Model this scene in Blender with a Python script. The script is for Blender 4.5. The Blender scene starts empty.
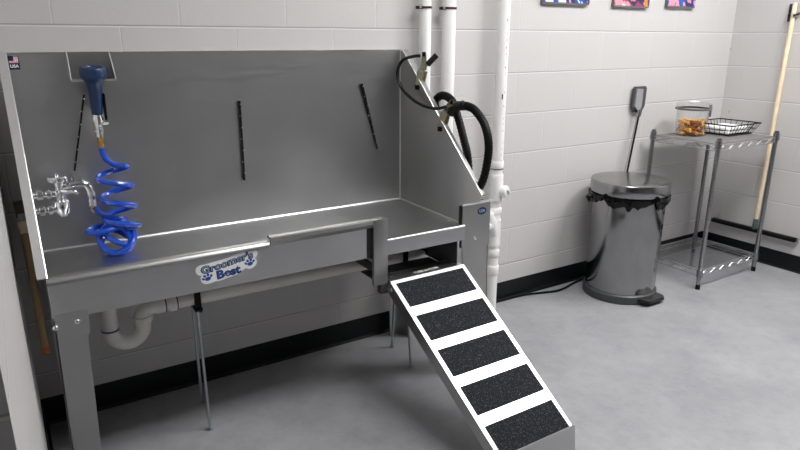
import bpy, bmesh, math, random
from mathutils import Vector as V, Matrix, Euler
random.seed(7)
C = bpy.context.scene.collection
PI = math.pi

# ------------------------------------------------------------------ materials
def new_mat(name):
    m = bpy.data.materials.new(name); m.use_nodes = True
    nt = m.node_tree
    return m, nt, nt.nodes['Principled BSDF']
def simple(name, col, rough=.5, metal=0., noise=0., scale=30., coat=0., spec=.5, bump=0.):
    m, nt, b = new_mat(name)
    b.inputs['Base Color'].default_value = (*col, 1); b.inputs['Roughness'].default_value = rough
    b.inputs['Metallic'].default_value = metal; b.inputs['Coat Weight'].default_value = coat
    b.inputs['Specular IOR Level'].default_value = spec
    if noise or bump:
        tc = nt.nodes.new('ShaderNodeTexCoord'); n = nt.nodes.new('ShaderNodeTexNoise')
        n.inputs['Scale'].default_value = scale; n.inputs['Detail'].default_value = 6
        nt.links.new(tc.outputs['Object'], n.inputs['Vector'])
        if noise:
            r = nt.nodes.new('ShaderNodeValToRGB')
            r.color_ramp.elements[0].position = .3; r.color_ramp.elements[1].position = .7
            r.color_ramp.elements[0].color = (*[c*(1-noise) for c in col], 1)
            r.color_ramp.elements[1].color = (*[min(1, c*(1+noise)) for c in col], 1)
            nt.links.new(n.outputs['Fac'], r.inputs['Fac']); nt.links.new(r.outputs['Color'], b.inputs['Base Color'])
        if bump:
            bp = nt.nodes.new('ShaderNodeBump'); bp.inputs['Strength'].default_value = bump; bp.inputs['Distance'].default_value = .002
            nt.links.new(n.outputs['Fac'], bp.inputs['Height']); nt.links.new(bp.outputs['Normal'], b.inputs['Normal'])
    return m
def steel(name, col=(.55, .55, .55), rough=.34, stretch=(2, 60, 60), amp=.10):
    m, nt, b = new_mat(name)
    b.inputs['Metallic'].default_value = 1
    tc = nt.nodes.new('ShaderNodeTexCoord'); mp = nt.nodes.new('ShaderNodeMapping'); n = nt.nodes.new('ShaderNodeTexNoise')
    mp.inputs['Scale'].default_value = stretch; n.inputs['Scale'].default_value = 4; n.inputs['Detail'].default_value = 8
    nt.links.new(tc.outputs['Object'], mp.inputs['Vector']); nt.links.new(mp.outputs['Vector'], n.inputs['Vector'])
    mr = nt.nodes.new('ShaderNodeMapRange'); mr.inputs['To Min'].default_value = rough-amp; mr.inputs['To Max'].default_value = rough+amp
    nt.links.new(n.outputs['Fac'], mr.inputs['Value']); nt.links.new(mr.outputs['Result'], b.inputs['Roughness'])
    n2 = nt.nodes.new('ShaderNodeTexNoise'); n2.inputs['Scale'].default_value = 3.5; n2.inputs['Detail'].default_value = 5
    nt.links.new(tc.outputs['Object'], n2.inputs['Vector'])
    r = nt.nodes.new('ShaderNodeValToRGB')
    r.color_ramp.elements[0].position = .3; r.color_ramp.elements[1].position = .7
    r.color_ramp.elements[0].color = (*[c*.9 for c in col], 1); r.color_ramp.elements[1].color = (*[c*1.06 for c in col], 1)
    nt.links.new(n2.outputs['Fac'], r.inputs['Fac']); nt.links.new(r.outputs['Color'], b.inputs['Base Color'])
    return m
def block_wall(name, col, axis='x', shift=0.):
    """painted concrete block: 0.4064 x 0.2032 courses, running bond; axis = world axis along the wall"""
    m, nt, b = new_mat(name)
    tc = nt.nodes.new('ShaderNodeTexCoord'); sp = nt.nodes.new('ShaderNodeSeparateXYZ'); cb = nt.nodes.new('ShaderNodeCombineXYZ')
    nt.links.new(tc.outputs['Object'], sp.inputs[0])
    ad = nt.nodes.new('ShaderNodeMath'); ad.operation = 'ADD'; ad.inputs[1].default_value = shift + 40*.4064
    nt.links.new(sp.outputs['X' if axis == 'x' else 'Y'], ad.inputs[0])
    nt.links.new(ad.outputs[0], cb.inputs['X']); nt.links.new(sp.outputs['Z'], cb.inputs['Y'])
    br = nt.nodes.new('ShaderNodeTexBrick')
    br.inputs['Scale'].default_value = 1; br.inputs['Brick Width'].default_value = .4064; br.inputs['Row Height'].default_value = .2032
    br.inputs['Mortar Size'].default_value = .0032; br.inputs['Mortar Smooth'].default_value = .35; br.offset = .5; br.offset_frequency = 2
    br.inputs['Color1'].default_value = (*col, 1); br.inputs['Color2'].default_value = (*[c*.985 for c in col], 1)
    br.inputs['Mortar'].default_value = (*[min(1, c*1.06) for c in col], 1)
    nt.links.new(cb.outputs[0], br.inputs['Vector'])
    n = nt.nodes.new('ShaderNodeTexNoise'); n.inputs['Scale'].default_value = 1.7; n.inputs['Detail'].default_value = 5
    nt.links.new(tc.outputs['Object'], n.inputs['Vector'])
    mx = nt.nodes.new('ShaderNodeMix'); mx.data_type = 'RGBA'; mx.blend_type = 'MULTIPLY'
    rr = nt.nodes.new('ShaderNodeValToRGB'); rr.color_ramp.elements[0].color = (.95, .95, .955, 1); rr.color_ramp.elements[1].color = (1, .995, .985, 1)
    nt.links.new(n.outputs['Fac'], rr.inputs['Fac']); mx.inputs['Factor'].default_value = 1
    nt.links.new(br.outputs['Color'], mx.inputs['A']); nt.links.new(rr.outputs['Color'], mx.inputs['B'])
    # small pock marks of the block
    vo = nt.nodes.new('ShaderNodeTexNoise'); vo.inputs['Scale'].default_value = 26; vo.inputs['Detail'].default_value = 3
    nt.links.new(tc.outputs['Object'], vo.inputs['Vector'])
    rp = nt.nodes.new('ShaderNodeValToRGB'); rp.color_ramp.elements[0].position = .74; rp.color_ramp.elements[1].position = .77
    rp.color_ramp.elements[0].color = (1, 1, 1, 1); rp.color_ramp.elements[1].color = (.72, .72, .71, 1)
    nt.links.new(vo.outputs['Fac'], rp.inputs['Fac'])
    mx2 = nt.nodes.new('ShaderNodeMix'); mx2.data_type = 'RGBA'; mx2.blend_type = 'MULTIPLY'; mx2.inputs['Factor'].default_value = 1
    nt.links.new(mx.outputs['Result'], mx2.inputs['A']); nt.links.new(rp.outputs['Color'], mx2.inputs['B'])
    # dark line painting the shadow above each bed joint
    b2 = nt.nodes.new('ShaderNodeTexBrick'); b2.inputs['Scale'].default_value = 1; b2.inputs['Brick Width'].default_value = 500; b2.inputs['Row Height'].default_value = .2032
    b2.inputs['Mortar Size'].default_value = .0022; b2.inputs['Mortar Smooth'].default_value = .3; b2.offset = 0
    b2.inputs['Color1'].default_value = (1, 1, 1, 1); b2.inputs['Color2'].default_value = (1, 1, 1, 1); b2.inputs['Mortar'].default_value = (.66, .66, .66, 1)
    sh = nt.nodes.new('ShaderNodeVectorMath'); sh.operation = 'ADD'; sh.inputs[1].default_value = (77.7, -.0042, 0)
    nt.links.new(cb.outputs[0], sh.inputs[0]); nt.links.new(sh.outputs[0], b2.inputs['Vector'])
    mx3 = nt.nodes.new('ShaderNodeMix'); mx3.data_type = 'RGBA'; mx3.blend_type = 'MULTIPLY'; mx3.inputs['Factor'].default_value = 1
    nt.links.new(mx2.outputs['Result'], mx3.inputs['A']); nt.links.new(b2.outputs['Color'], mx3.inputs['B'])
    nt.links.new(mx3.outputs['Result'], b.inputs['Base Color'])
    b.inputs['Roughness'].default_value = .5; b.inputs['Specular IOR Level'].default_value = .35
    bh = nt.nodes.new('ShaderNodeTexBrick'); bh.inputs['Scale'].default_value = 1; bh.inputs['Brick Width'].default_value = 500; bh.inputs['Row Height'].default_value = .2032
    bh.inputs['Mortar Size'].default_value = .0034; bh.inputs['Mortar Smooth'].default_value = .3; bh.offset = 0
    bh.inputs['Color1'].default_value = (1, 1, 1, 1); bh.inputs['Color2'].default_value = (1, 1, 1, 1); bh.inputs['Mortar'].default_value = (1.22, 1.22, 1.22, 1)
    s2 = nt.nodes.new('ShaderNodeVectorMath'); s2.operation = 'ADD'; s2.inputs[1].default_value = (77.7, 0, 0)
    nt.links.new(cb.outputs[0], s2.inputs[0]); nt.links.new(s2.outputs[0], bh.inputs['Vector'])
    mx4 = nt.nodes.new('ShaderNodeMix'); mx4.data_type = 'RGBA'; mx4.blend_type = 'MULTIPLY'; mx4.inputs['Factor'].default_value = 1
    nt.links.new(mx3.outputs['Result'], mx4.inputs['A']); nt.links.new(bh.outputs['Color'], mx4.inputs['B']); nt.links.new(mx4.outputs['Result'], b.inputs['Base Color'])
    fm = nt.nodes.new('ShaderNodeMath'); fm.operation = 'MULTIPLY_ADD'; fm.inputs[1].default_value = .4
    f2 = nt.nodes.new('ShaderNodeMath'); f2.operation = 'MULTIPLY'; f2.inputs[1].default_value = .6
    nt.links.new(bh.outputs['Fac'], f2.inputs[0]); nt.links.new(br.outputs['Fac'], fm.inputs[0]); nt.links.new(f2.outputs[0], fm.inputs[2])
    inv = nt.nodes.new('ShaderNodeMath'); inv.operation = 'MULTIPLY_ADD'; inv.inputs[1].default_value = -1.; inv.inputs[2].default_value = 1.
    nt.links.new(fm.outputs[0], inv.inputs[0])
    n3 = nt.nodes.new('ShaderNodeTexNoise'); n3.inputs['Scale'].default_value = 60; n3.inputs['Detail'].default_value = 4
    nt.links.new(tc.outputs['Object'], n3.inputs['Vector'])
    sm = nt.nodes.new('ShaderNodeMath'); sm.operation = 'MULTIPLY_ADD'; sm.inputs[1].default_value = .12
    nt.links.new(n3.outputs['Fac'], sm.inputs[0]); nt.links.new(inv.outputs[0], sm.inputs[2])
    bp = nt.nodes.new('ShaderNodeBump'); bp.inputs['Strength'].default_value = .8; bp.inputs['Distance'].default_value = .004
    nt.links.new(sm.outputs[0], bp.inputs['Height']); nt.links.new(bp.outputs['Normal'], b.inputs['Normal'])
    return m
def concrete():
    m, nt, b = new_mat('sealed_concrete')
    tc = nt.nodes.new('ShaderNodeTexCoord')
    def noise(s, d, ro=.6):
        n = nt.nodes.new('ShaderNodeTexNoise'); n.inputs['Scale'].default_value = s; n.inputs['Detail'].default_value = d; n.inputs['Roughness'].default_value = ro
        nt.links.new(tc.outputs['Object'], n.inputs['Vector']); return n
    a = noise(2.2, 8, .65); c = noise(14, 9, .75)
    r = nt.nodes.new('ShaderNodeValToRGB'); r.color_ramp.elements[0].position = .32; r.color_ramp.elements[1].position = .68
    r.color_ramp.elements[0].color = (.27, .275, .29, 1); r.color_ramp.elements[1].color = (.37, .372, .385, 1)
    nt.links.new(a.outputs['Fac'], r.inputs['Fac'])
    r2 = nt.nodes.new('ShaderNodeValToRGB'); r2.color_ramp.elements[0].position = .3; r2.color_ramp.elements[1].position = .55
    r2.color_ramp.elements[0].color = (.86, .86, .86, 1); r2.color_ramp.elements[1].color = (1, 1, 1, 1)
    nt.links.new(c.outputs['Fac'], r2.inputs['Fac'])
    mx = nt.nodes.new('ShaderNodeMix'); mx.data_type = 'RGBA'; mx.blend_type = 'MULTIPLY'; mx.inputs['Factor'].default_value = 1
    nt.links.new(r.outputs['Color'], mx.inputs['A']); nt.links.new(r2.outputs['Color'], mx.inputs['B'])
    nt.links.new(mx.outputs['Result'], b.inputs['Base Color'])
    mr = nt.nodes.new('ShaderNodeMapRange'); mr.inputs['To Min'].default_value = .38; mr.inputs['To Max'].default_value = .6
    nt.links.new(a.outputs['Fac'], mr.inputs['Value']); nt.links.new(mr.outputs['Result'], b.inputs['Roughness'])
    bp = nt.nodes.new('ShaderNodeBump'); bp.inputs['Strength'].default_value = .15; bp.inputs['Distance'].default_value = .003
    nt.links.new(c.outputs['Fac'], bp.inputs['Height']); nt.links.new(bp.outputs['Normal'], b.inputs['Normal'])
    return m
def grit():
    m, nt, b = new_mat('black_grit_tape')
    tc = nt.nodes.new('ShaderNodeTexCoord')
    n = nt.nodes.new('ShaderNodeTexNoise'); n.inputs['Scale'].default_value = 330; n.inputs['Detail'].default_value = 3
    nt.links.new(tc.outputs['Object'], n.inputs['Vector'])
    r = nt.nodes.new('ShaderNodeValToRGB'); r.color_ramp.elements[0].position = .60; r.color_ramp.elements[1].position = .78
    r.color_ramp.elements[0].color = (.004, .005, .008, 1); r.color_ramp.elements[1].color = (.26, .28, .33, 1)
    nt.links.new(n.outputs['Fac'], r.inputs['Fac']); nt.links.new(r.outputs['Color'], b.inputs['Base Color'])
    b.inputs['Roughness'].default_value = .75; b.inputs['Specular IOR Level'].default_value = .25
    bp = nt.nodes.new('ShaderNodeBump'); bp.inputs['Strength'].default_value = .7; bp.inputs['Distance'].default_value = .002
    nt.links.new(n.outputs['Fac'], bp.inputs['Height']); nt.links.new(bp.outputs['Normal'], b.inputs['Normal'])
    return m
def abstract_paint(name, seed, cols):
    m, nt, b = new_mat(name)
    tc = nt.nodes.new('ShaderNodeTexCoord'); mp = nt.nodes.new('ShaderNodeMapping'); mp.inputs['Location'].default_value = (seed, seed*.7, 0)
    nt.links.new(tc.outputs['Object'], mp.inputs['Vector'])
    n = nt.nodes.new('ShaderNodeTexNoise'); n.inputs['Scale'].default_value = 6; n.inputs['Detail'].default_value = 3; n.inputs['Distortion'].default_value = 1.2
    nt.links.new(mp.outputs['Vector'], n.inputs['Vector'])
    r = nt.nodes.new('ShaderNodeValToRGB'); cr = r.color_ramp; cr.interpolation = 'CONSTANT'
    while len(cr.elements) < len(cols): cr.elements.new(.5)
    for i, (p, c) in enumerate(cols): cr.elements[i].position = p; cr.elements[i].color = (*c, 1)
    nt.links.new(n.outputs['Fac'], r.inputs['Fac']); nt.links.new(r.outputs['Color'], b.inputs['Base Color'])
    b.inputs['Roughness'].default_value = .5
    return m
def clear_plastic(name, tint=(1, 1, 1)):
    m = bpy.data.materials.new(name); m.use_nodes = True; nt = m.node_tree; nt.nodes.clear()
    o = nt.nodes.new('ShaderNodeOutputMaterial'); t = nt.nodes.new('ShaderNodeBsdfTransparent'); g = nt.nodes.new('ShaderNodeBsdfGlossy')
    t.inputs['Color'].default_value = (*tint, 1); g.inputs['Roughness'].default_value = .05
    lw = nt.nodes.new('ShaderNodeLayerWeight'); lw.inputs['Blend'].default_value = .35
    pw = nt.nodes.new('ShaderNodeMath'); pw.operation = 'MULTIPLY_ADD'; pw.inputs[1].default_value = .45; pw.inputs[2].default_value = .03
    nt.links.new(lw.outputs['Facing'], pw.inputs[0])
    mx = nt.nodes.new('ShaderNodeMixShader'); nt.links.new(pw.outputs[0], mx.inputs['Fac'])
    nt.links.new(t.outputs[0], mx.inputs[1]); nt.links.new(g.outputs[0], mx.inputs[2]); nt.links.new(mx.outputs[0], o.inputs['Surface'])
    return m
def emitter(name, col, s):
    m, nt, b = new_mat(name)
    b.inputs['Emission Color'].default_value = (*col, 1); b.inputs['Emission Strength'].default_value = s
    b.inputs['Base Color'].default_value = (.8, .8, .8, 1)
    return m

WALLC = (.60, .588, .582)
def aniso(m, a=.75):
    nt = m.node_tree; b = nt.nodes['Principled BSDF']; t = nt.nodes.new('ShaderNodeTangent'); t.direction_type = 'RADIAL'; t.axis = 'Z'
    b.inputs['Anisotropic'].default_value = a; nt.links.new(t.outputs[0], b.inputs['Tangent']); return m
M = dict(
    steel=steel('brushed_stainless'), steel_plain=steel('satin_stainless', (.46, .46, .455), .34, (40, 40, 3)),
    bright=steel('bright_stainless', (.72, .72, .72), .30, (3, 50, 50), .06), bin=aniso(steel('fingerprint_proof_steel', (.34, .34, .345), .15, (12, 12, .6), .02), .85),
    chrome=simple('chrome', (.86, .86, .87), .12, 1), zinc=simple('zinc_rod', (.45, .48, .50), .35, 1),
    edge=simple('edge_highlight_metal', (.88, .88, .88), .32, 1), wire=simple('chrome_wire', (.55, .55, .56), .38, 1), post=simple('chrome_post', (.30, .30, .31), .28, 1),  # edge: lighter metal that paints highlights along seams and sheet edges
    brass=simple('brass', (.55, .33, .10), .35, 1), olive=simple('yellow_zinc_plate', (.36, .33, .22), .42, .6),
    pvc=simple('white_pvc', (.90, .895, .88), .28), pvcold=simple('dusty_pvc', (.82, .80, .74), .38, noise=.05, scale=9),
    primer=simple('purple_primer', (.05, .02, .12), .5), rust=simple('rusty_strap', (.05, .02, .012), .7, .3, .4, 60),
    black=simple('black_rubber', (.003, .003, .0035), .5, spec=.2), blackg=simple('black_gloss', (.004, .004, .0045), .3, spec=.35),
    base=simple('black_vinyl_base', (.004, .005, .0065), .38, spec=.3), dark=simple('gap_shade_black', (.01, .01, .01), .6),  # dark: near-black shade colour for the gap strips
    hose=simple('blue_urethane_hose', (.008, .075, .55), .18, coat=.4), navy=simple('navy_rubber', (.006, .028, .095), .38),
    grey=simple('dark_grey_plastic', (.06, .062, .066), .42), lgrey=simple('mid_grey_plastic', (.30, .305, .32), .4),
    wood=simple('pale_wood', (.80, .66, .46), .5, noise=.10, scale=14), tan=simple('tan_plastic', (.34, .24, .12), .5), brown=simple('brown_plastic', (.07, .04, .025), .5),
    redtip=simple('orange_tip', (.42, .13, .05), .5), green=simple('green_ferrule', (.09, .13, .12), .45, .3),
    white=simple('white_vinyl', (.86, .86, .86), .4), snavy=simple('navy_print', (.015, .022, .075), .4), sblue=simple('blue_print', (.02, .08, .33), .4),
    slight=simple('pale_blue_print', (.35, .50, .72), .4), pink=simple('pink_print', (.80, .25, .32), .4), red=simple('red_print', (.6, .05, .06), .4),
    grit=grit(), mat=simple('grey_shelf_liner', (.16, .155, .15), .55), towel=simple('white_cotton', (.82, .82, .82), .9, bump=.6, scale=120),
    liner=simple('black_bin_bag', (.001, .001, .0012), .2, spec=.25), jar=clear_plastic('clear_jar'), jarlid=clear_plastic('clear_lid', (.97, .97, .97)), gasket=simple('grey_gasket', (.10, .10, .105), .4),
    treat=simple('golden_biscuit', (.78, .40, .06), .6, noise=.25, scale=40), treat2=simple('brown_biscuit', (.26, .075, .018), .6, noise=.3, scale=40),
    canvas=simple('canvas_edge', (.16, .15, .15), .6), floor=concrete(), ceil=simple('ceiling_paint', (.55, .55, .55), .7),
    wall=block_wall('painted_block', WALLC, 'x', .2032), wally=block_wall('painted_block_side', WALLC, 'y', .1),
    darkwall=simple('dark_unseen_wall', (.22, .22, .225), .6),  # unseen walls, darkened to cut fill light and dim the steel reflections
    ramp_steel=steel('ramp_steel', (.62, .61, .61), .36, (3, 50, 50), .06),
    lamp=emitter('led_diffuser', (1, .992, .985), 24.0), lamp_dim=emitter('led_diffuser_dim', (1, .992, .985), 18.0), lampframe=simple('white_metal_frame', (.8, .8, .8), .4),
)
# ------------------------------------------------------------------ mesh helpers (world coordinates)
def box(bm, x0, x1, y0, y1, z0, z1, bev=0.):
    r = bmesh.ops.create_cube(bm, size=1)
    for v in r['verts']:
        v.co = V((x0+(v.co.x+.5)*(x1-x0), y0+(v.co.y+.5)*(y1-y0), z0+(v.co.z+.5)*(z1-z0)))
    if bev:
        es = list({e for v in r['verts'] for e in v.link_edges})
        bmesh.ops.bevel(bm, geom=es, offset=bev, segments=2, affect='EDGES', profile=.5)
def prism(bm, pts, off):
    """closed solid: polygon pts (3-D) extruded by vector off"""
    a = [bm.verts.new(V(p)) for p in pts]; b = [bm.verts.new(V(p)+V(off)) for p in pts]; n = len(pts)
    bm.faces.new(a); bm.faces.new(b[::-1])
    for i in range(n): bm.faces.new((a[i], b[i], b[(i+1) % n], a[(i+1) % n]))
def smooth_path(pts, sub=6, closed=False):
    P = [V(p) for p in pts]; out = []; n = len(P)
    for i in range(n if closed else n-1):
        if closed: p0, p1, p2, p3 = P[i-1], P[i], P[(i+1) % n], P[(i+2) % n]
        else: p0, p1, p2, p3 = P[max(i-1, 0)], P[i], P[i+1], P[min(i+2, n-1)]
        for k in range(sub):
            t = k/sub
            out.append(.5*((2*p1)+(p2-p0)*t+(2*p0-5*p1+4*p2-p3)*t*t+(3*p1-p0-3*p2+p3)*t**3))
    if not closed: out.append(P[-1])
    return out
def tube(bm, pts, r, seg=10, closed=False, cap=True):
    P = [V(p) for p in pts]; n = len(P)
    rad = r if isinstance(r, (list, tuple)) else [r]*n
    up = None; rings = []
    for i in range(n):
        a = P[i-1] if (i > 0 or closed) else P[i]; b = P[(i+1) % n] if (i < n-1 or closed) else P[i]
        t = (b-a)
        t = t.normalized() if t.length > 1e-9 else V((0, 0, 1))
        if up is None:
            up = V((0, 0, 1)) if abs(t.z) < .9 else V((1, 0, 0))
        up = (up - t*up.dot(t))
        up = up.normalized() if up.length > 1e-6 else t.orthogonal().normalized()
        w = t.cross(up)
        rings.append([bm.verts.new(P[i]+rad[i]*(math.cos(2*PI*k/seg)*up+math.sin(2*PI*k/seg)*w)) for k in range(seg)])
    for i in range(n if closed else n-1):
        A, B = rings[i], rings[(i+1) % n]
        for k in range(seg): bm.faces.new((A[k], A[(k+1) % seg], B[(k+1) % seg], B[k]))
    if cap and not closed:
        bm.faces.new(rings[0][::-1]); bm.faces.new(rings[-1])
def lathe(bm, prof, origin=(0, 0, 0), axis=(0, 0, 1), seg=32, sx=1., sy=1.):
    """prof: list of (radius, height) along axis"""
    az = V(axis).normalized(); ax = az.orthogonal().normalized() if abs(az.z) < .999 else V((1, 0, 0)); ay = az.cross(ax); o = V(origin)
    rings = []
    for r, h in prof:
        if r < 1e-6: rings.append([bm.verts.new(o+az*h)])
        else: rings.append([bm.verts.new(o+az*h+ax*(r*sx*math.cos(2*PI*k/seg))+ay*(r*sy*math.sin(2*PI*k/seg))) for k in range(seg)])
    for A, B in zip(rings, rings[1:]):
        if len(A) == 1 and len(B) == 1: continue
        for k in range(seg):
            k2 = (k+1) % seg
            if len(A) == 1: bm.faces.new((A[0], B[k2], B[k]))
            elif len(B) == 1: bm.faces.new((A[k], A[k2], B[0]))
            else: bm.faces.new((A[k], A[k2], B[k2], B[k]))
def rod(bm, a, b, r, seg=12): tube(bm, [a, b], r, seg)
def root_loc(p): return V((0, 0, 0)) if p is None else p.get('_o') and V(p['_o']) or V((0, 0, 0))
ORIG = {}
def obj(name, bm, mat, parent=None, smooth=True, origin=None, angle=35):
    o_ = ORIG.get(parent.name, V((0, 0, 0))) if parent is not None else V(origin or (0, 0, 0))
    bmesh.ops.recalc_face_normals(bm, faces=bm.faces[:])
    for v in bm.verts: v.co -= o_
    me = bpy.data.meshes.new(name)
    bm.to_mesh(me); bm.free()
    mats = mat if isinstance(mat, (list, tuple)) else [mat]
    for m in mats: me.materials.append(m)
    if smooth:
        for p in me.polygons: p.use_smooth = True
        me.set_sharp_from_angle(angle=math.radians(angle))
    o = bpy.data.objects.new(name, me); C.objects.link(o)
    if parent is not None: o.parent = parent
    else: o.location = o_
    ORIG[o.name] = o_
    return o
def tag(o, label, cat, group=None):
    o['label'] = label; o['category'] = cat
    if group: o['group'] = group
    return o
def thing(name, label, cat, loc, group=None):
    o = bpy.data.objects.new(name, None); o.empty_display_size = .05; C.objects.link(o); o.location = loc; ORIG[o.name] = V(loc)
    return tag(o, label, cat, group)
def struct(name, bm, m, smooth=False):
    o = obj(name, bm, m, None, smooth); o['kind'] = 'structure'; return o
def B(): return bmesh.new()
def dup(root, loc, rot=None, label=None):
    r = root.copy(); C.objects.link(r); r.location = loc
    if rot is not None: r.rotation_euler = rot
    if label: r['label'] = label
    for ch in list(root.children):
        c = ch.copy(); C.objects.link(c); c.parent = r
        for g in ch.children:
            d = g.copy(); C.objects.link(d); d.parent = c
    return r
def text_bm(body, size, xf, depth=.0003, offset=0., space=1., shear=0.):
    """lettering as a mesh; xf maps (x, y, z) of the flat text to the world"""
    cu = bpy.data.curves.new('lettering', 'FONT'); cu.body = body; cu.size = size; cu.extrude = depth; cu.offset = offset
    cu.align_x = 'CENTER'; cu.align_y = 'CENTER'; cu.space_character = space; cu.shear = shear; cu.resolution_u = 4
    o = bpy.data.objects.new('lettering', cu); C.objects.link(o)
    dg = bpy.context.evaluated_depsgraph_get(); dg.update()
    me = bpy.data.meshes.new_from_object(o.evaluated_get(dg))
    bm = B(); bm.from_mesh(me)
    bpy.data.objects.remove(o); bpy.data.meshes.remove(me); bpy.data.curves.remove(cu)
    for v in bm.verts: v.co = xf(v.co)
    return bm
def merge(bm, other):
    me = bpy.data.meshes.new('tmp'); other.to_mesh(me); other.free(); bm.from_mesh(me); bpy.data.meshes.remove(me)

# ------------------------------------------------------------------ the room
XL, XR, YB, YF, H = -.425, 3.639, 0., -4.7, 2.8
YE = -1.75      # the left wall ends here: the opening the photographer stands in
XO = -2.2
bm = B(); box(bm, XO-.1, XR+.1, YF-.1, .1, -.1, 0); struct('floor', bm, M['floor'])
bm = B(); box(bm, XO-.1, XR+.1, YF-.1, .1, H, H+.1); struct('ceiling', bm, M['ceil'])
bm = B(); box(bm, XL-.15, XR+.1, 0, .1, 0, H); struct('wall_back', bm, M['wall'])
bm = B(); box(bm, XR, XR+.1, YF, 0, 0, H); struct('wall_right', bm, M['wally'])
bm = B(); box(bm, XL-.15, XL, YE, 0, 0, H); struct('wall_left', bm, M['wally'])
bm = B(); box(bm, XO, XL-.15, YE, YE+.15, 0, H); struct('wall_left_return', bm, M['wall'])
bm = B(); box(bm, XO-.1, XO, YF, YE+.15, 0, H); struct('wall_far_left_unseen', bm, M['darkwall'])
bm = B(); box(bm, XO-.1, XR+.1, YF-.1, YF, 0, H); struct('wall_front_unseen', bm, M['darkwall'])
def base_prof(bm, a, b, n):     # cove base with a small toe
    a, b, n = V(a), V(b), V(n)
    pr = [(0, .0), (.014, 0), (.006, .012), (.004, .1), (.0025, .105), (0, .105)]
    prism(bm, [a+n*p[0]+V((0, 0, p[1])) for p in pr], b-a)
bm = B(); base_prof(bm, (XL, 0, 0), (XR, 0, 0), (0, -1, 0)); struct('baseboard_back', bm, M['base'])
bm = B(); base_prof(bm, (XR, 0, 0), (XR, YF, 0), (-1, 0, 0)); struct('baseboard_right', bm, M['base'])
bm = B(); base_prof(bm, (XL, YE, 0), (XL, 0, 0), (1, 0, 0)); struct('baseboard_left', bm, M['base'])
# ceiling lights (above the frame)
LIGHTS = [(2.95, -1.45), (1.35, -1.45)]
for i, (lx, ly) in enumerate(LIGHTS):
    t = thing('ceiling_light', ['flat white ceiling light panel over the right side of the room', 'flat white ceiling light panel in front of the wash tub'][i], 'ceiling light', (lx, ly, H), 'ceiling light panels')
    bm = B()
    for s in (-1, 1):
        box(bm, lx-.62, lx+.62, ly+s*.31-.015, ly+s*.31+.015, H-.04, H-.001); box(bm, lx+s*.61-.015, lx+s*.61+.015, ly-.295, ly+.295, H-.04, H-.001)
    obj('frame', bm, M['lampframe'], t, False)
    bm = B(); box(bm, lx-.594, lx+.594, ly-.294, ly+.294, H-.03, H-.02); obj('diffuser', bm, M['lamp' if i == 0 else 'lamp_dim'], t, False)

# ------------------------------------------------------------------ stainless wash tub
TX0, TX1, TYB, TYF, ZD, ZT = -.350, 1.125, -.022, -.524, .670, 1.335
tub = thing('wash_tub', 'large stainless steel dog wash tub with high backsplash along the block wall', 'wash tub', (.4, -.27, 0))
S = M['steel']
bm = B(); box(bm, TX0, TX1, TYB, TYB+.003, ZD, ZT); box(bm, TX0-.003, TX1+.003, TYB, -.002, ZT, ZT+.004); obj('backsplash', bm, S, tub, False)
def side_panel(x, out, xf, yf, zf):
    bm = B(); s = V((.0025*out, 0, 0))
    a, b, c = V((x, TYB, ZT)), V((x, TYB-.02, ZT)), V((xf, yf, zf))
    n = 10; up = [a]+[b.lerp(c, k/n) for k in range(n+1)]
    lo = [V((x, TYB, ZD-.05))]+[V((x-.010*out*(k/n)*(xf != x), TYB-.02+(yf-TYB+.02)*k/n, ZD-.05)) for k in range(n+1)]
    g = [[[bm.verts.new(p.lerp(q, j/6)+o_) for j in range(7)] for p, q in zip(up, lo)] for o_ in (V((0, 0, 0)), s)]
    for sh in g:
        for A_, B2 in zip(sh, sh[1:]):
            for j in range(6): bm.faces.new((A_[j], A_[j+1], B2[j+1], B2[j]))
    rim = [(i, 0) for i in range(n+2)]+[(n+1, j) for j in range(1, 7)]+[(i, 6) for i in range(n, -1, -1)]+[(0, j) for j in range(5, 0, -1)]
    for (i, j), (k, l) in zip(rim, rim[1:]+rim[:1]): bm.faces.new((g[0][i][j], g[0][k][l], g[1][k][l], g[1][i][j]))
    w = .024*out            # flange bent outward along the sloped edge
    prism(bm, [b, c, c+V((w, .012, -.005)), b+V((w, 0, 0))], (0, -.001, .003))
    prism(bm, [a, b, b+V((w, 0, 0)), a+V((w, 0, 0))], (0, 0, .003))
    obj('side_panel', bm, M['bright' if out < 0 else 'steel_plain'], tub)
    bm = B(); tube(bm, [a, b, c], .0028, 8); obj('panel_edge', bm, M['edge'], tub)
side_panel(TX0, -1, TX0, TYF, .742); side_panel(TX1, 1, 1.204, -.518, .780)
bm = B(); box(bm, TX0, TX1-.012, TYF+.001, TYB, ZD-.004, ZD); obj('deck', bm, S, tub, False)
bm = B(); tube(bm, [(TX0, TYB-.003, ZD+.002), (TX1, TYB-.003, ZD+.002)], .0045, 10); obj('weld_seam', bm, M['edge'], tub)
bm = B(); tube(bm, [(TX1-.003, TYB, ZD+.002), (TX1-.012, TYF+.035, ZD+.002)], .0045, 10); obj('weld_seam', bm, M['edge'], tub)
bm = B(); tube(bm, [(TX1-.001, TYB-.001, ZD), (TX1-.001, TYB-.001, ZT)], .003, 8); obj('weld_seam', bm, M['edge'], tub)
bm = B(); tube(bm, [(.752, TYF-.003, ZD-.002), (TX1-.012, TYF-.003, ZD-.002)], .005, 10); obj('step_edge', bm, M['edge'], tub)
bm = B(); box(bm, TX0, .668, TYF, TYF+.003, .612, .73); obj('front_panel', bm, S, tub, False)
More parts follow.
